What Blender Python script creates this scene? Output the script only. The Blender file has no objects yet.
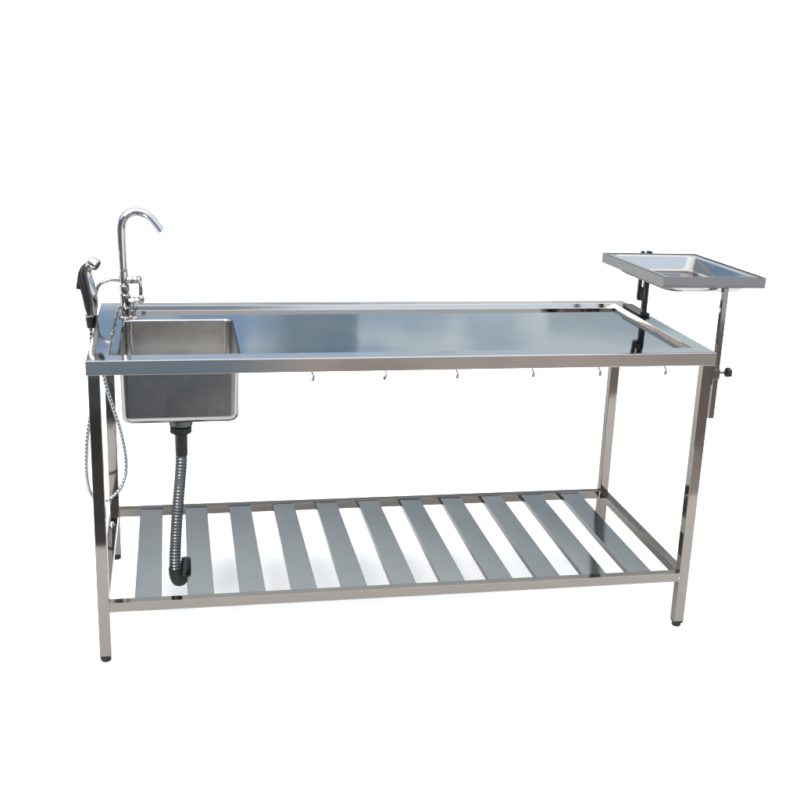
import bpy, bmesh, math, random
from mathutils import Vector, Matrix
random.seed(4)
PI = math.pi
S = bpy.context.scene
COL = S.collection

# ------------------------------------------------------------------ camera
cam_d = bpy.data.cameras.new('camera')
cam = bpy.data.objects.new('camera', cam_d); COL.objects.link(cam)
YAW, PITCH, ROLL, FPX = .2002, -.2909, .0369, 1148.07
fw = Vector((math.sin(YAW)*math.cos(PITCH), math.cos(YAW)*math.cos(PITCH), math.sin(PITCH)))
r0 = Vector((math.cos(YAW), -math.sin(YAW), 0)); u0 = r0.cross(fw)
rr = r0*math.cos(ROLL) + u0*math.sin(ROLL); uu = u0*math.cos(ROLL) - r0*math.sin(ROLL)
mw = Matrix((rr, uu, -fw)).transposed().to_4x4(); mw.translation = Vector((.2371, -3.0383, 1.7014))
cam.matrix_world = mw
cam_d.sensor_fit = 'HORIZONTAL'; cam_d.sensor_width = 36.0
cam_d.lens = FPX/800*36.0
cam_d.clip_start = .05; cam_d.clip_end = 500
S.camera = cam
S.render.resolution_x = 1024; S.render.resolution_y = 1024
S.view_settings.view_transform = 'Standard'; S.view_settings.look = 'None'
S.view_settings.exposure = 0; S.view_settings.gamma = 1

# ------------------------------------------------------------------ node helper
class NT:
    def __init__(self, tree): self.t = tree; self.n = tree.nodes; self.l = tree.links
    def new(self, typ, **kw):
        nd = self.n.new(typ)
        for k, v in kw.items(): setattr(nd, k, v)
        return nd
    def put(self, sock, v):
        if isinstance(v, bpy.types.NodeSocket): self.l.new(v, sock)
        elif isinstance(v, (tuple, list)) and sock.type == 'RGBA' and len(v) == 3: sock.default_value = (*v, 1)
        else: sock.default_value = v
    def math(self, op, a, b=0.0, c=0.0):
        nd = self.new('ShaderNodeMath', operation=op)
        self.put(nd.inputs[0], a); self.put(nd.inputs[1], b); self.put(nd.inputs[2], c)
        return nd.outputs[0]
    def step(self, v, a, b):                      # smooth 0..1 from a to b
        nd = self.new('ShaderNodeMapRange', interpolation_type='SMOOTHSTEP')
        if a > b:
            self.put(nd.inputs[0], v); self.put(nd.inputs[1], b); self.put(nd.inputs[2], a)
            self.put(nd.inputs[3], 1.0); self.put(nd.inputs[4], 0.0)
        else:
            self.put(nd.inputs[0], v); self.put(nd.inputs[1], a); self.put(nd.inputs[2], b)
        return nd.outputs[0]
    def mix(self, f, a, b):
        nd = self.new('ShaderNodeMix', data_type='RGBA')
        self.put(nd.inputs[0], f); self.put(nd.inputs[6], a); self.put(nd.inputs[7], b)
        return nd.outputs[2]
    def band(self, v, a0, a1, b0, b1):
        return self.math('MULTIPLY', self.step(v, a0, a1), self.step(v, b1, b0))
    def noise(self, vec, scale, detail=3, rough=.5):
        nd = self.new('ShaderNodeTexNoise'); self.put(nd.inputs['Vector'], vec)
        nd.inputs['Scale'].default_value = scale; nd.inputs['Detail'].default_value = detail
        nd.inputs['Roughness'].default_value = rough
        return nd.outputs[0]

# ------------------------------------------------------------------ world: surroundings of the yard
W = bpy.data.worlds.new('World'); S.world = W; W.use_nodes = True
w = NT(W.node_tree); w.n.clear()
tc = w.new('ShaderNodeTexCoord'); D = tc.outputs['Generated']
sp = w.new('ShaderNodeSeparateXYZ'); w.put(sp.inputs[0], D)
X, Y, Z = sp.outputs
el = w.math('MULTIPLY', w.math('ARCSINE', Z), 180/PI)
az = w.math('MULTIPLY', w.math('ARCTAN2', X, Y), 180/PI)                      # from +y, clockwise
azb = w.math('MULTIPLY', w.math('ARCTAN2', X, w.math('MULTIPLY', Y, -1.0)), 180/PI)   # from -y
nz = w.noise(D, 7.0, 4, .55)
sky = w.new('ShaderNodeTexSky', sky_type='NISHITA')
sky.sun_disc = False; sky.sun_elevation = math.radians(30); sky.sun_rotation = math.radians(202)
sky.dust_density = 1.2
skc = w.new('ShaderNodeMix', data_type='RGBA', blend_type='MULTIPLY'); skc.inputs[0].default_value = 1
w.put(skc.inputs[6], sky.outputs[0]); w.put(skc.inputs[7], (.10, .105, .115))
BLUE = (.46, .72, 1.06)
low_sky = w.mix(.25, BLUE, skc.outputs[2])
mpc = w.new('ShaderNodeMapping'); w.put(mpc.inputs[0], D); mpc.inputs['Scale'].default_value = (12, 5, 34); mpc.inputs['Location'].default_value = (3.1, .4, 1.7)
nc = w.noise(mpc.outputs[0], 1.0, 2.5, .45)
cl = w.step(w.math('ADD', nc, w.math('MULTIPLY', w.step(az, 7, 20), .13)), .50, .56)
low_sky = w.mix(w.math('MULTIPLY', w.step(az, 8, 15), .5), low_sky, (.95, 1.15, 1.25))
low_sky = w.mix(w.math('MULTIPLY', cl, .85), low_sky, (1.08, 1.28, 1.36))
# a building and a roof line far behind the table
bld = w.math('MULTIPLY', w.band(az, 3.6, 6.0, 9.1, 9.3), w.band(el, 6, 7, 16, 17.5))
low_sky = w.mix(w.math('MULTIPLY', bld, .8), low_sky, (.22, .36, .50))
roof = w.math('MULTIPLY', w.band(az, 18.6, 19, 33, 36), w.step(w.math('ADD', el, w.math('MULTIPLY', nz, 1.2)), 13.7, 13.3))
low_sky = w.mix(w.math('MULTIPLY', roof, .7), low_sky, (.45, .62, .78))
mid_sky = w.mix(w.step(el, 20, 27), (.70, .80, .87), (1.72, 1.94, 2.06))
mid_sky = w.mix(w.step(el, 19.0, 21.0), (.86, 1.14, 1.50), mid_sky)
mid_sky = w.mix(w.step(el, 15.8, 17.6), low_sky, mid_sky)
top = w.mix(w.step(el, 30, 42), mid_sky, (2.3, 2.3, 2.3))
front = w.mix(w.step(el, 7.6, 10.8), (1.25, 1.25, 1.25), top)                  # towards +y: white backdrop below 6 degrees
# behind the camera: tan yard, a dark shaded mass to the left
nf = w.noise(D, 19.0, 4, .6)
tan_near = w.mix(w.step(nf, .36, .62), (.95, .88, .81), (1.75, 1.62, 1.50))
tan_mid = w.mix(w.step(nz, .35, .65), (.50, .48, .475), (.74, .70, .68))
tan = w.mix(w.step(el, -16.5, -21), tan_mid, tan_near)
tan = w.mix(w.step(el, -12.8, -11.0), tan, (1.75, 1.80, 1.92))  # pale band added near the horizon to brighten the tray front
dark = w.mix(w.math('MAXIMUM', w.step(el, -15.3, -17.5), w.step(azb, -7, -13)), (.30, .43, .55), (.13, .145, .17))
dm = w.math('MULTIPLY', w.band(azb, -120, -95, 2.0, 8.0), w.step(el, 20, 10))
back_sky = w.mix(w.step(el, 36, 54), w.mix(w.step(el, 4, 16), (.70, .95, 1.30), (1.70, 1.98, 2.30)), (2.9, 2.9, 2.9))
back = w.mix(w.step(el, -2, 3), tan, back_sky)
back = w.mix(w.math('MULTIPLY', dm, .92), back, dark)
col = w.mix(w.step(Y, -.06, .10), back, front)
bg = w.new('ShaderNodeBackground'); w.put(bg.inputs[0], col); bg.inputs[1].default_value = 1.0
out = w.new('ShaderNodeOutputWorld'); w.l.new(bg.outputs[0], out.inputs[0])

sun_d = bpy.data.lights.new('sun', 'SUN'); sun_d.energy = 5.0; sun_d.angle = math.radians(22); sun_d.color = (1, .95, .88)
sun = bpy.data.objects.new('sun', sun_d); COL.objects.link(sun)
sun.rotation_euler = (math.radians(66), 0, math.radians(-22))

# ------------------------------------------------------------------ materials
def steel(name, col, rough, brush=None, wav=.0, wscale=5.0, bscale=300, metallic=1.0, fine=.06, edge=.75):
    m = bpy.data.materials.new(name); m.use_nodes = True
    t = NT(m.node_tree); p = t.n['Principled BSDF']
    tc = t.new('ShaderNodeTexCoord'); P = tc.outputs['Object']
    p.inputs['Metallic'].default_value = metallic
    p.inputs['Specular Tint'].default_value = (edge, edge, edge, 1)
    # handling marks: slow change of gloss, faint smears
    n1 = t.noise(P, 9, 4, .6)
    rv = t.math('ADD', rough, t.math('MULTIPLY', t.math('SUBTRACT', n1, .5), rough*.9))
    h = None
    if brush is not None:
        mp = t.new('ShaderNodeMapping'); t.put(mp.inputs[0], P)
        sc = [bscale]*3; sc[brush] = bscale*.012; mp.inputs['Scale'].default_value = sc
        b = t.noise(mp.outputs[0], 1.0, 3, .6)
        rv = t.math('ADD', rv, t.math('MULTIPLY', t.math('SUBTRACT', b, .5), fine))
        cm = t.mix(b, tuple(c*.93 for c in col), tuple(min(1, c*1.07) for c in col))
        t.put(p.inputs['Base Color'], cm)
        h = t.math('MULTIPLY', b, .000002)
    else:
        t.put(p.inputs['Base Color'], t.mix(n1, tuple(c*.93 for c in col), tuple(min(1, c*1.06) for c in col)))
    t.put(p.inputs['Roughness'], rv)
    if wav or h is not None:
        wv = t.math('MULTIPLY', t.noise(P, wscale, 1.5, .4), wav)
        hh = wv if h is None else t.math('ADD', wv, h)
        bm_ = t.new('ShaderNodeBump'); bm_.inputs['Strength'].default_value = 1; bm_.inputs['Distance'].default_value = 1
        t.put(bm_.inputs['Height'], hh); t.put(p.inputs['Normal'], bm_.outputs[0])
    return m

def plain(name, col, rough, spec=.5, bump=0.0):
    m = bpy.data.materials.new(name); m.use_nodes = True
    t = NT(m.node_tree); p = t.n['Principled BSDF']
    tc = t.new('ShaderNodeTexCoord'); P = tc.outputs['Object']
    n1 = t.noise(P, 40, 4, .6)
    t.put(p.inputs['Base Color'], t.mix(n1, tuple(c*.8 for c in col), tuple(min(1, c*1.2) for c in col)))
    t.put(p.inputs['Roughness'], t.math('ADD', rough, t.math('MULTIPLY', t.math('SUBTRACT', n1, .5), .2)))
    p.inputs['Specular IOR Level'].default_value = spec
    return m

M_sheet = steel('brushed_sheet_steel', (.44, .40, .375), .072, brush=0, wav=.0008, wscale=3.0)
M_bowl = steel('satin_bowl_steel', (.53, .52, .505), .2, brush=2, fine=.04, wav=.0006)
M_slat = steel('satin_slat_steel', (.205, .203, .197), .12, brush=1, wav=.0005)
M_tube = steel('polished_tube_steel', (.182, .165, .150), .06, edge=.6, brush=None, wav=.0011, wscale=8)
M_pan = steel('bright_pan_steel', (.32, .315, .31), .07, wav=.0012, wscale=9)
M_chrome = steel('chrome', (.40, .385, .38), .06, wav=.0002, wscale=20, edge=.25)
M_flex = steel('flexible_conduit_steel', (.088, .091, .095), .36, edge=.35)
M_shell = steel('darkened_shell_steel', (.27, .262, .254), .17, brush=2, fine=.025, edge=.35)  # unpolished outside, base also darkened to dim the floor's reflection
M_frame = steel('tray_frame_steel', (.145, .143, .143), .08, edge=.6, wav=.0005, wscale=8)
M_weld = steel('weld_steel', (.24, .215, .19), .3, edge=.5)
M_hook = steel('dark_hook_steel', (.07, .07, .07), .25, edge=.2)
M_braid = steel('braided_hose_steel', (.30, .30, .30), .12, edge=.2)
M_black = plain('black_plastic', (.004, .004, .0045), .4, .25)
M_rubber = plain('black_rubber', (.007, .007, .007), .6, .2)
m = bpy.data.materials.new('white_floor'); m.use_nodes = True
t = NT(m.node_tree); p = t.n['Principled BSDF']
tc = t.new('ShaderNodeTexCoord'); n1 = t.noise(tc.outputs['Object'], 6, 4)
t.put(p.inputs['Base Color'], t.mix(n1, (.88, .88, .88), (.90, .90, .90)))
p.inputs['Roughness'].default_value = .9; p.inputs['Specular IOR Level'].default_value = .1
M_floor = m

# ------------------------------------------------------------------ mesh helpers
def V(*a): return Vector(a)
def add_box(bm, x0, x1, y0, y1, z0, z1, bev=.0, seg=2, rot=None):
    r = bmesh.ops.create_cube(bm, size=1)
    vs = r['verts']
    c = V((x0+x1)/2, (y0+y1)/2, (z0+z1)/2)
    for v in vs:
        v.co = V(v.co.x*(x1-x0), v.co.y*(y1-y0), v.co.z*(z1-z0))
        if rot: v.co = rot @ v.co
        v.co += c
    if bev:
        es = list({e for v in vs for e in v.link_edges})
        bmesh.ops.bevel(bm, geom=es, offset=bev, segments=seg, profile=.6, affect='EDGES')
def add_lathe(bm, prof, origin, axis=(0, 0, 1), n=28, cap=True):
    ax = Vector(axis).normalized()
    a = ax.orthogonal().normalized(); b = ax.cross(a)
    o = Vector(origin); rings = []
    for (r, h) in prof:
        rings.append([bm.verts.new(o + ax*h + (a*math.cos(2*PI*k/n) + b*math.sin(2*PI*k/n))*r) for k in range(n)])
    for i in range(len(rings)-1):
        for k in range(n):
            bm.faces.new((rings[i][k], rings[i][(k+1) % n], rings[i+1][(k+1) % n], rings[i+1][k]))
    if cap:
        bm.faces.new(list(reversed(rings[0]))); bm.faces.new(rings[-1])
def smooth_path(pts, n=12):
    P = [Vector(q) for q in pts]; out = []
    for i in range(len(P)-1):
        p0 = P[i-1] if i else P[i]*2-P[i+1]; p1 = P[i]; p2 = P[i+1]; p3 = P[i+2] if i+2 < len(P) else P[i+1]*2-P[i]
        for k in range(n):
            t = k/n
            out.append(.5*((2*p1) + (p2-p0)*t + (2*p0-5*p1+4*p2-p3)*t*t + (3*p1-p0-3*p2+p3)*t**3))
    out.append(P[-1]); return out
def add_tube(bm, pts, rad, n=16, cap=True):
    """pts: list of Vectors, rad: number or function of (fraction, length)"""
    L = [0]
    for i in range(1, len(pts)): L.append(L[-1] + (pts[i]-pts[i-1]).length)
    prev = None; rings = []
    for i, p_ in enumerate(pts):
        tg = (pts[min(i+1, len(pts)-1)] - pts[max(i-1, 0)]).normalized()
        a = tg.orthogonal().normalized() if prev is None else (prev - tg*prev.dot(tg)).normalized()
        prev = a; b = tg.cross(a)
        r = rad(L[i]/L[-1], L[i]) if callable(rad) else rad
        rings.append([bm.verts.new(p_ + (a*math.cos(2*PI*k/n) + b*math.sin(2*PI*k/n))*r) for k in range(n)])
    for i in range(len(rings)-1):
        for k in range(n):
            bm.faces.new((rings[i][k], rings[i][(k+1) % n], rings[i+1][(k+1) % n], rings[i+1][k]))
    if cap:
        bm.faces.new(list(reversed(rings[0]))); bm.faces.new(rings[-1])
def resample(pts, step):
    out = [pts[0].copy()]; acc = 0; need = step
    for i in range(1, len(pts)):
        a, b = pts[i-1], pts[i]; d = (b-a).length
        while acc + d >= need:
            out.append(a.lerp(b, (need-acc)/d)); need += step
        acc += d
    return out
def rrect(x0, x1, y0, y1, r, z, seg=6):
    o = []
    for (cx, cy, a0) in ((x1-r, y0+r, -90), (x1-r, y1-r, 0), (x0+r, y1-r, 90), (x0+r, y0+r, 180)):
        for k in range(seg+1):
            a = math.radians(a0 + 90*k/seg)
            o.append((cx + r*math.cos(a), cy + r*math.sin(a), z))
    return o
def loops(bm, lps, cap_first=False, cap_last=False):
    R = [[bm.verts.new(q) for q in lp] for lp in lps]
    n = len(R[0])
    for i in range(len(R)-1):
        for k in range(n):
            bm.faces.new((R[i][k], R[i][(k+1) % n], R[i+1][(k+1) % n], R[i+1][k]))
    if cap_first: bm.faces.new(list(reversed(R[0])))
    if cap_last: bm.faces.new(R[-1])
    return R
def obj(name, bm, mat, parent=None, smooth=35, loc=None):
    bmesh.ops.recalc_face_normals(bm, faces=bm.faces[:])
    lim = math.radians(smooth)
    for f in bm.faces: f.smooth = True
    for e in bm.edges:
        e.smooth = (len(e.link_faces) == 2 and e.calc_face_angle(0) < lim)
    me = bpy.data.meshes.new(name)
    if loc is not None:
        bmesh.ops.translate(bm, verts=bm.verts[:], vec=-Vector(loc))
    bm.to_mesh(me); bm.free(); me.materials.append(mat)
    o = bpy.data.objects.new(name, me); COL.objects.link(o)
    wn = o.modifiers.new('weighted_normals', 'WEIGHTED_NORMAL'); wn.keep_sharp = True; wn.weight = 90; wn.mode = 'FACE_AREA'
    if loc is not None: o.location = loc
    if parent is not None:
        o.parent = parent
        if loc is None:
            pl = Vector((0, 0, 0)); q = parent
            while q is not None: pl += q.location; q = q.parent
            o.location = -pl
    return o
def tag(o, label, cat, group=None):
    o['label'] = label; o['category'] = cat
    if group: o['group'] = group
    return o
def thing(name, loc, label, cat, group=None):
    o = bpy.data.objects.new(name, None); o.empty_display_size = .05
    COL.objects.link(o); o.location = loc
    return tag(o, label, cat, group)
NB = bmesh.new

# ------------------------------------------------------------------ floor
bm = NB(); vs = [bm.verts.new(q) for q in ((-6, -.30, 0), (-.6, -.76, 0), (2.2, -1.06, 0), (8, -1.5, 0), (8, 9, 0), (-6, 9, 0))]; bm.faces.new(vs)
fl = obj('ground', bm, M_floor); fl['kind'] = 'structure'

# ------------------------------------------------------------------ table
L, WD, H = 1.8, .743, .9
AP = .041                      # apron height
table = thing('work_table', (.9, .37, 0), 'long stainless steel work table with raised rim, sink bowl and slatted shelf below', 'work table')
ZS = .884
bm = NB()
def rect(i, z, ib=None):                          # ib: inset along the back edge
    b = i if ib is None else ib
    return [(i, i, z), (L-i, i, z), (L-i, WD-b, z), (i, WD-b, z)]
R = loops(bm, [rect(.018, H-AP+.0012), rect(.018, H-AP), rect(.0006, H-AP), rect(0, H-AP+.0012), rect(0, H-.0042), rect(.0009, H-.0022), rect(.003, H-.0012),
           rect(.0545, H), rect(.0562, H-.0012, .0562), rect(.0582, ZS+.0012, .0590), rect(.0600, ZS, .0607)])
# flat sheet with the sink opening
SX0, SX1, SY0, SY1, SR = .083, .410, .092, .548, .022
op = rrect(SX0, SX1, SY0, SY1, SR, ZS)
hv = [bm.verts.new(q) for q in op]
es = []
last = R[-1]
for k in range(4):
    es.append(bm.edges.get((last[k], last[(k+1) % 4])))
for k in range(len(hv)): es.append(bm.edges.new((hv[k], hv[(k+1) % len(hv)])))
bmesh.ops.triangle_fill(bm, use_beauty=True, use_dissolve=False, edges=es)
tabletop = obj('tabletop', bm, M_sheet, table)

# sink bowl: inside and outside skins
ZB = .688
def bowl_loops(off, zt, zb, fil):
    o = []
    def rc(i, z): return rrect(SX0-off+i, SX1+off-i, SY0-off+i, SY1+off-i, max(SR+off-i*.3, .006), z)
    o.append(rc(0, zt)); o.append(rc(.0008, zt-.002)); o.append(rc(.0009, zt-.005)); o.append(rc(.003, zb+fil+.003)); o.append(rc(.003, zb+fil))
    for k in range(1, 6):
        a = PI/2*k/5
        o.append(rc(.003 + fil*(1-math.cos(a)), zb + fil*(1-math.sin(a))))
    return o
bm = NB()
li = bowl_loops(0, ZS-.0002, ZB, .020)
lo = bowl_loops(.0014, ZS-.0015, ZB-.0014, .0214)
loops(bm, list(reversed(li)), cap_first=True)
bowl = obj('sink_bowl', bm, M_bowl, table)
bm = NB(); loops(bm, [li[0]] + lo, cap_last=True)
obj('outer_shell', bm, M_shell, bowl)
# welded hem where the bowl meets the sheet
bm = NB()
loops(bm, [rrect(SX0+.0004, SX1-.0004, SY0+.0004, SY1-.0004, SR, ZS+.0002), rrect(SX0-.001, SX1+.001, SY0-.001, SY1+.001, SR+.001, ZS+.0011),
           rrect(SX0-.004, SX1+.004, SY0-.004, SY1+.004, SR+.004, ZS+.0011), rrect(SX0-.0052, SX1+.0052, SY0-.0052, SY1+.0052, SR+.005, ZS+.0002)])
obj('rim', bm, M_chrome, bowl)
DX, DY = .2465, .2
bm = NB(); add_lathe(bm, [(.044, .0006), (.045, .0016), (.041, .003), (.03, .0012), (.006, .0012), (.005, .006), (.001, .007)], (DX, DY, ZB)); obj('strainer', bm, M_chrome, bowl)
bm = NB(); add_lathe(bm, [(.046, 0), (.046, -.006), (.039, -.012), (.034, -.016), (.034, -.034), (.024, -.038), (.024, -.042)], (DX, DY, ZB-.0014)); obj('drain_flange', bm, M_flex, bowl)
bm = NB()
prof = [(.0265, -.038), (.0295, -.040), (.0295, -.058), (.025, -.061), (.0195, -.064), (.0185, -.068), (.0182, -.128), (.017, -.129)]
add_lathe(bm, prof, (DX, DY, ZB-.0014))
for k in range(14):
    a = 2*PI*k/14
    rot = Matrix.Rotation(a, 3, 'Z'); c = rot @ V(.0295, 0, 0)
    add_box(bm, DX+c.x-.0016, DX+c.x+.0016, DY+c.y-.0022, DY+c.y+.0022, ZB-.0014-.058, ZB-.0014-.040, .0006, 1, rot)
obj('drain_nut', bm, M_black, bowl)
pth = smooth_path([(DX, DY, .60), (.2455, .2, .54), (.2405, .2, .48), (.234, .2, .41), (.2285, .2, .35), (.2235, .2, .28), (.2205, .2, .215), (.221, .2, .18)], 14)
pp = resample(pth, .00135)
bm = NB(); add_tube(bm, pp, lambda f, l: (.0164 + .0010*(1+.35*math.sin(l*37)+.25*math.sin(l*91))*math.sin(l*2*PI/.0100 + .5*math.sin(l*60))), 18)
obj('drain_hose', bm, M_flex, bowl)
pth = smooth_path([(.2205, .2, .198), (.2225, .201, .172), (.2300, .204, .155), (.242, .212, .158), (.250, .222, .18), (.2530, .229, .203), (.2540, .232, .217)], 10)
bm = NB(); add_tube(bm, resample(pth, .003), lambda f, l: .0195 if f < .6 else .0195-.006*(f-.6)/.4, 18); obj('drain_elbow', bm, M_rubber, bowl)

# legs with black feet
LW, IX, IY = .0322, .004, .003
for (x0, y0) in ((IX, IY), (L-IX-LW, IY), (IX, WD-IY-LW), (L-IX-LW, WD-IY-LW)):
    bm = NB(); add_box(bm, x0, x0+LW, y0, y0+LW, .020, .894, .0028, 3)
    lg = obj('leg', bm, M_tube, table)
    bm = NB(); cx, cy = x0+LW/2, y0+LW/2
    add_box(bm, cx-LW/2+.001, cx+LW/2-.001, cy-LW/2+.001, cy+LW/2-.001, .0135, .0198, .0015)
    add_lathe(bm, [(.008, .0), (.0125, .0008), (.0145, .003), (.0145, .0095), (.012, .0125), (.006, .0134)], (cx, cy, 0), n=24)
    obj('foot', bm, M_black, lg)
# shelf
RT = .1875; RB = .1585
def rail(x0, x1, y0, y1):
    bm = NB(); add_box(bm, x0, x1, y0, y1, RB, RT, .0022, 3); return obj('shelf_rail', bm, M_tube, table)
xa, xb = IX+LW, L-IX-LW
rail(xa-.0005, xb+.0005, IY+.001, IY+.030); rail(xa-.0005, xb+.0005, WD-IY-.030, WD-IY-.001)
rl = rail(IX+.001, IX+.030, IY+LW-.0005, WD-IY-LW+.0005); rail(L-IX-.030, L-IX-.001, IY+LW-.0005, WD-IY-LW+.0005)
for (xw, yw, sy) in ((xa, IY+.0012, 1), (xb, IY+.0012, 1), (xa, WD-IY-.030, 1), (xb, WD-IY-.030, 1)):
    bm = NB()
    zz = [RB+.001+(RT-RB-.002)*q/16 for q in range(17)]
    add_tube(bm, [V(xw, yw, z) for z in zz], lambda f, l: .0013+.0005*math.sin(l*1400)+random.uniform(0, .0003), 8)
    yy = [yw + .027*q/16 for q in range(17)]
    add_tube(bm, [V(xw, y, RT-.0004) for y in yy], lambda f, l: .0013+.0005*math.sin(l*1500)+random.uniform(0, .0003), 8)
    obj('weld_bead', bm, M_weld, table)
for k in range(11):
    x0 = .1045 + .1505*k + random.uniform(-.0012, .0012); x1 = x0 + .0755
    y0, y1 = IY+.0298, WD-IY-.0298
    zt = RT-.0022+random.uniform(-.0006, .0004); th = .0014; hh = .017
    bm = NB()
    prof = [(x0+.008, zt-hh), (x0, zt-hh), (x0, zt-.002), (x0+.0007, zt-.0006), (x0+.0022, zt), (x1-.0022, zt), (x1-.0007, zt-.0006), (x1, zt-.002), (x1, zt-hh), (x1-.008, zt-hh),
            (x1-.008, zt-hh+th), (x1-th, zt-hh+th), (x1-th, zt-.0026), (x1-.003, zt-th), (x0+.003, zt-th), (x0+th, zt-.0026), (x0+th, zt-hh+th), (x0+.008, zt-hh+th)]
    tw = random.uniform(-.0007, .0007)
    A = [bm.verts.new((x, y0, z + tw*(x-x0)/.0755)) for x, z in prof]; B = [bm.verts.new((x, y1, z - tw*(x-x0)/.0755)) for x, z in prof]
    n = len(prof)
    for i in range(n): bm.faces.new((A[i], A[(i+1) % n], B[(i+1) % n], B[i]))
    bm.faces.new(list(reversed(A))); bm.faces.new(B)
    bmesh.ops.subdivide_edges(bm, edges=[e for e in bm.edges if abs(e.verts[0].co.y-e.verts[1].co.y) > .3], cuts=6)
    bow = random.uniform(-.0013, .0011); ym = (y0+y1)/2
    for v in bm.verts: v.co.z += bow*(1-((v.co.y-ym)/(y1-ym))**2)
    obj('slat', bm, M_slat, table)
bm = NB(); add_lathe(bm, [(.0105, 0), (.0105, .003), (.008, .0055), (.0078, .009), (.0062, .0125), (.003, .0145), (.0004, .015)], (.0185, .572, RT-.0002), n=20)
obj('bolt_head', bm, M_chrome, rl)
# holder for the spray gun on the outside of the left rim
bm = NB()
add_box(bm, -.0050, .0002, .528, .572, .864, .897, .0012)
add_lathe(bm, [(.0135, -.028), (.0155, -.026), (.0155, .004), (.0135, .006)], (-.0205, .55, .889), axis=(-.12, 0, 1), n=24)
hol = obj('spray_holder', bm, M_black, table)
bm = NB(); add_lathe(bm, [(.0158, 0), (.0168, .001), (.0168, .004), (.0158, .005)], (-.0212, .55, .8965), axis=(-.12, 0, 1), n=24, cap=False)
obj('holder_ring', bm, M_chrome, hol)

# ------------------------------------------------------------------ mixer tap
TX, TY = .0865, .588
tap = thing('mixer_tap', (TX, TY, ZS), 'chrome gooseneck tap with side levers standing behind the sink bowl', 'tap')
bm = NB()
add_lathe(bm, [(.024, .0), (.024, .003), (.021, .006), (.0135, .008), (.0125, .03), (.0165, .036), (.017, .04), (.017, .072), (.0155, .076), (.0125, .078), (.0125, .083),
               (.0165, .085), (.0165, .101), (.0135, .104), (.0135, .109), (.0145, .111), (.0145, .138), (.0135, .141), (.0135, .150), (.0142, .151), (.0142, .155), (.0128, .156)],
          (TX, TY, ZS), axis=(-.03, 0, 1), n=28)
body = obj('body', bm, M_chrome, tap)
pth = smooth_path([(.0815, TY, 1.036), (.0803, TY, 1.08), (.0798, TY, 1.13), (.0805, TY, 1.168), (.0885, TY, 1.195), (.106, TY, 1.2115), (.131, TY, 1.2155), (.158, TY, 1.206), (.179, TY, 1.185), (.1975, TY, 1.160)], 12)
bm = NB(); add_tube(bm, pth, lambda f, l: .0136 if f < .4 else .0136-.0016*(f-.4)/.6, 24)
e0 = pth[-1]; d0 = (pth[-1]-pth[-3]).normalized()
spout = obj('spout', bm, M_chrome, tap)
bm = NB(); add_lathe(bm, [(.0108, -.014), (.0118, -.013), (.0118, .004), (.0100, .005), (.0095, .001)], e0, axis=d0, n=24); obj('aerator', bm, M_chrome, spout)
# upper valve with lever to the right
bm = NB()
zc = ZS+.121
add_lathe(bm, [(.011, .010), (.011, .016), (.0145, .017), (.0145, .027), (.011, .028), (.011, .030), (.0135, .031), (.0135, .041), (.010, .043), (.010, .049), (.005, .051)], (TX-.004, TY-.004, zc), axis=(1, -.15, .0), n=6)
add_lathe(bm, [(.0125, -.004), (.0135, -.003), (.0135, .003), (.0125, .004)], (TX+.0395, TY-.01, zc+.002), axis=(.4, -1, .2), n=24)
v1 = obj('valve', bm, M_chrome, tap)
bm = NB(); add_tube(bm, smooth_path([(TX+.039, TY-.012, zc-.002), (TX+.0455, TY-.013, zc-.012), (TX+.0465, TY-.013, zc-.035), (TX+.0455, TY-.014, zc-.052)], 8), lambda f, l: .0055+.0012*math.sin(f*PI), 14); obj('lever', bm, M_chrome, v1)
# lower valve with round handle
bm = NB()
zc = ZS+.056
add_lathe(bm, [(.0085, .012), (.0085, .020), (.0115, .021), (.0115, .030), (.0085, .032), (.0085, .040), (.011, .041), (.011, .046), (.005, .048)], (TX-.002, TY-.003, zc), axis=(1, -.15, .06), n=20)
v2 = obj('valve', bm, M_chrome, tap)
bm = NB(); bmesh.ops.create_uvsphere(bm, u_segments=20, v_segments=12, radius=.013)
bmesh.ops.scale(bm, vec=(.8, .8, 1.25), verts=bm.verts[:]); bmesh.ops.translate(bm, vec=(TX+.047, TY-.013, zc+.006), verts=bm.verts[:]); obj('handle', bm, M_chrome, v2)
bm = NB(); add_tube(bm, smooth_path([(TX+.024, TY-.012, zc-.006), (TX+.026, TY-.015, zc-.024), (TX+.025, TY-.014, ZS+.006)], 8), .0042, 12)
add_lathe(bm, [(.011, 0.0), (.011, .003), (.008, .006), (.0045, .008)], (TX+.025, TY-.014, ZS), n=20); obj('supply_stem', bm, M_chrome, tap)
# outlet arm to the hose
bm = NB(); add_tube(bm, smooth_path([(TX-.010, TY, ZS+.121), (TX-.03, TY, ZS+.1215), (TX-.05, TY, ZS+.1205), (TX-.066, TY, ZS+.114)], 8), lambda f, l: .0088-.0018*f, 16)
obj('outlet_arm', bm, M_chrome, tap)

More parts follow.
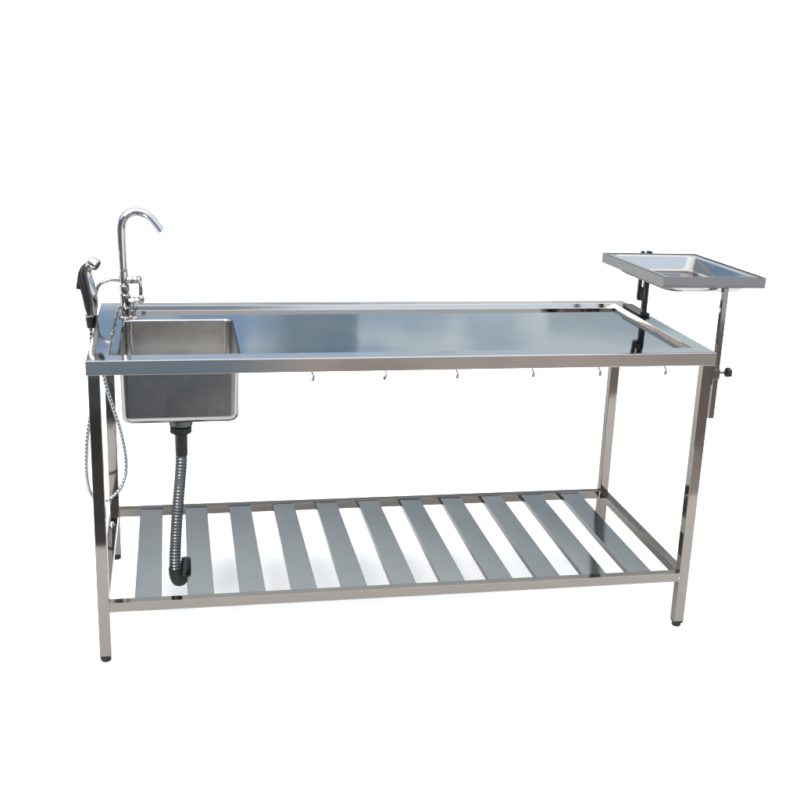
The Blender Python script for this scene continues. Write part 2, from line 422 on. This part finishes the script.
# ------------------------------------------------------------------ spray gun with its hose
gun = thing('spray_gun', (-.0205, .55, .90), 'chrome and black hand spray gun with hose hanging in holder beside the tap', 'spray gun')
GY = .55
bm = NB()
add_tube(bm, smooth_path([(-.0195, GY, .886), (-.013, GY, .925), (-.0125, GY, .955), (-.0185, GY, .995), (-.0245, GY, 1.03), (-.0215, GY, 1.049), (-.009, GY, 1.061), (.001, GY, 1.0625)], 8),
         lambda f, l: .0125 + .0040*math.sin(min(1, f*1.25)*PI) + .003*max(0, f-.7)/.3, 18)
gb = obj('gun_body', bm, M_chrome, gun)
bm = NB(); add_lathe(bm, [(.011, -.020), (.0165, -.016), (.0190, -.006), (.0190, .006), (.016, .010), (.013, .0105)], (-.001, GY-.001, 1.060), axis=(.85, -.35, -.5), n=22); obj('spray_head', bm, M_chrome, gun)
bm = NB(); add_lathe(bm, [(.0152, 0), (.0145, .0012), (.001, .0014)], (.0078, GY-.0046, 1.0548), axis=(.85, -.35, -.5), n=22); obj('spray_face', bm, M_rubber, gun)
bm = NB()
add_tube(bm, smooth_path([(-.0215, GY-.004, .902), (-.0255, GY-.004, .925), (-.0295, GY-.003, .96), (-.036, GY-.003, .99), (-.040, GY-.002, 1.02), (-.037, GY-.002, 1.045), (-.026, GY-.002, 1.058)], 8), lambda f, l: .0078 + .0062*math.sin(min(1, f*1.1)*PI)**.6, 14)
obj('grip', bm, M_black, gun)
bm = NB()
add_box(bm, -.0560, -.0385, GY-.008, GY+.007, .982, 1.036, .004, 3, Matrix.Rotation(.17, 3, 'Y'))
obj('trigger', bm, M_black, gun)
hp = smooth_path([(-.0205, GY, .868), (-.0215, GY, .80), (-.0225, GY, .70), (-.0300, GY, .60), (-.0450, GY, .51), (-.0525, GY, .43), (-.0535, .555, .36), (-.042, .565, .300), (-.012, .575, .272), (.022, .585, .283), (.052, .59, .318), (.068, .595, .372),
                  (.066, .597, .44), (.052, .598, .52), (.034, .60, .585), (.018, .60, .645), (.007, .60, .70), (-.004, .60, .765), (-.0095, .60, .83), (-.0095, .598, .90), (-.006, .595, .945), (.002, .591, .98), (.0215, TY, 1.0005)], 14)
bm = NB(); add_tube(bm, resample(hp, .0016), lambda f, l: .0058 + .0005*math.sin(l*2*PI/.013), 14)
obj('hose', bm, M_braid, gun)

# ------------------------------------------------------------------ hooks under the front apron
hook0 = None
first = [('leftmost hook under the front apron, nearest the sink bowl', .6045), ('second hook from the sink bowl under the front apron', .812), ('third hook from the sink bowl under the front apron', 1.0155),
         ('fourth hook from the sink bowl under the front apron', 1.2395), ('hook under the front apron just left of the rear leg behind', 1.441), ('rightmost hook under the front apron, nearest the side tray', 1.6455)]
for i, (lab, x) in enumerate(first):
    if hook0 is None:
        bm = NB()
        add_tube(bm, smooth_path([(0, 0, 0), (0, 0, -.004), (.0022, -.001, -.008), (.0032, -.003, -.0115), (.0010, -.006, -.0145), (-.001, -.0085, -.0155)], 8), .0018, 10)
        add_lathe(bm, [(.005, 0), (.004, -.0014), (.0014, -.002)], (0, 0, 0), n=14)
        add_tube(bm, [Vector(q) for q in ((.0012, -.006, -.0135), (.0002, -.0075, -.0165), (-.0012, -.0085, -.0205), (-.0018, -.0088, -.0225))], lambda f, l: .0036 if f < .8 else .0026, 12)
        bmesh.ops.scale(bm, vec=(1.1, 1.1, 1.15), verts=bm.verts[:])
        hook0 = obj('hook', bm, M_hook); o = hook0
    else:
        o = hook0.copy(); COL.objects.link(o)
    o.location = (x, .0105, H-AP+.0001); o.rotation_euler = (0, 0, random.uniform(-.5, .5))
    tag(o, 'small steel ' + lab, 'hook', 'hooks hanging under the front apron')

# ------------------------------------------------------------------ side tray: frame on a pole, clamp, knob
PX, PY = 1.8345, .062
tray = thing('tray_stand', (PX, PY, .676), 'stainless steel side tray frame on a pole clamped to the right front leg', 'tray stand')
TO = Vector((1.628, .040, 1.1165)); TW, TD, TH = .336, .425, .032
Rt = Matrix.Rotation(.07, 3, 'Z') @ Matrix.Rotation(.022, 3, 'Y')
def tp(x, y, z): return TO + Rt @ Vector((x, y, z))
def trect(i, z): return [tp(i, i, z), tp(TW-i, i, z), tp(TW-i, TD-i, z), tp(i, TD-i, z)]
bm = NB()
loops(bm, [trect(.012, -TH+.0015), trect(.012, -TH), trect(.0005, -TH), trect(0, -TH+.001), trect(0, -.002), trect(.0006, -.0005), trect(.002, 0), trect(.0045, 0), trect(.005, -.001), trect(.005, -.0055),
           trect(.022, -.0055), trect(.022, -.0068), trect(.0035, -.0068), trect(.0035, -TH+.0015), trect(.012, -TH+.0015)])
bmesh.ops.remove_doubles(bm, verts=bm.verts[:], dist=1e-6)
obj('frame', bm, M_frame, tray)
bm = NB(); add_box(bm, PX-.0085, PX+.0085, PY-.0085, PY+.0085, .676, 1.0795, .002, 2); obj('pole', bm, M_tube, tray)
bm = NB(); add_box(bm, L-IX+.0005, PX+.0105, PY-.0105, PY+.0105, .800, .834, .002); add_box(bm, L-IX+.0002, L-IX+.004, .005, PY+.0105, .797, .8575, .001)
cs = obj('clamp', bm, M_tube, tray)
bm = NB(); add_tube(bm, [Vector((PX+.010, PY, .819)), Vector((PX+.034, PY, .819))], .004, 12); obj('bolt', bm, M_flex, cs)
bm = NB()
n = 40; prof = []
def star(h, s): return [Vector((PX+.030+h, PY + s*(.0142+.0018*math.cos(5*2*PI*k/n))*math.cos(2*PI*k/n), .819 + s*(.0142+.0018*math.cos(5*2*PI*k/n))*math.sin(2*PI*k/n))) for k in range(n)]
loops(bm, [star(0, .5), star(.001, .62), star(.005, .95), star(.008, 1), star(.016, 1), star(.019, .93), star(.0205, .6)], True, True)
obj('knob', bm, M_black, cs)
# black rear clamp standing on the right rim
bm = NB()
add_box(bm, 1.7625, 1.7795, .482, .500, .9002, 1.117, .0025)
add_box(bm, 1.7425, 1.7545, .484, .498, .960, 1.117, .0025)
add_box(bm, 1.7450, 1.7795, .4825, .4995, .952, .985, .003)
add_box(bm, 1.756, 1.790, .480, .640, .9002, .910, .002)  # black plate stands in for the post's shade and reflection on the rim
add_box(bm, 1.744, 1.7790, .468, .4825, 1.084, 1.100, .002)
rc = obj('rear_clamp', bm, M_black, tray)
bm = NB(); add_lathe(bm, [(.008, -.02), (.0125, -.018), (.0125, .018), (.0105, .021)], (1.7485, .476, .978), axis=(0, 0, 1), n=16); obj('clamp_knob', bm, M_black, rc)

# pan lying in the frame
bm = NB()
def tr(i, z, r):
    return [tp(x, y, zz) for x, y, zz in rrect(i, TW-i, i, TD-i, r, z, 8)]
ins = [tr(.0062, -.0050, .012), tr(.0064, -.0030, .012), tr(.008, -.0022, .011), tr(.020, -.0022, .022), tr(.0225, -.003, .024), tr(.025, -.006, .026), tr(.0262, -.0085, .027), tr(.0370, -.0430, .036), tr(.0380, -.0460, .037), tr(.0410, -.0495, .039), tr(.047, -.0520, .040), tr(.052, -.0520, .040)]
outs = [tr(.052, -.0530, .040), tr(.047, -.0530, .040), tr(.0404, -.0504, .039), tr(.0371, -.0465, .037), tr(.0360, -.0432, .036), tr(.0250, -.0085, .026), tr(.0245, -.0070, .026), tr(.0075, -.0050, .012)]
loops(bm, ins, cap_last=True)
loops(bm, outs, cap_first=True)
bmesh.ops.remove_doubles(bm, verts=bm.verts[:], dist=1e-6)
pan = obj('steel_pan', bm, M_pan, None)
tag(pan, 'shallow bright steel pan with rolled lip resting in the side tray frame', 'pan')
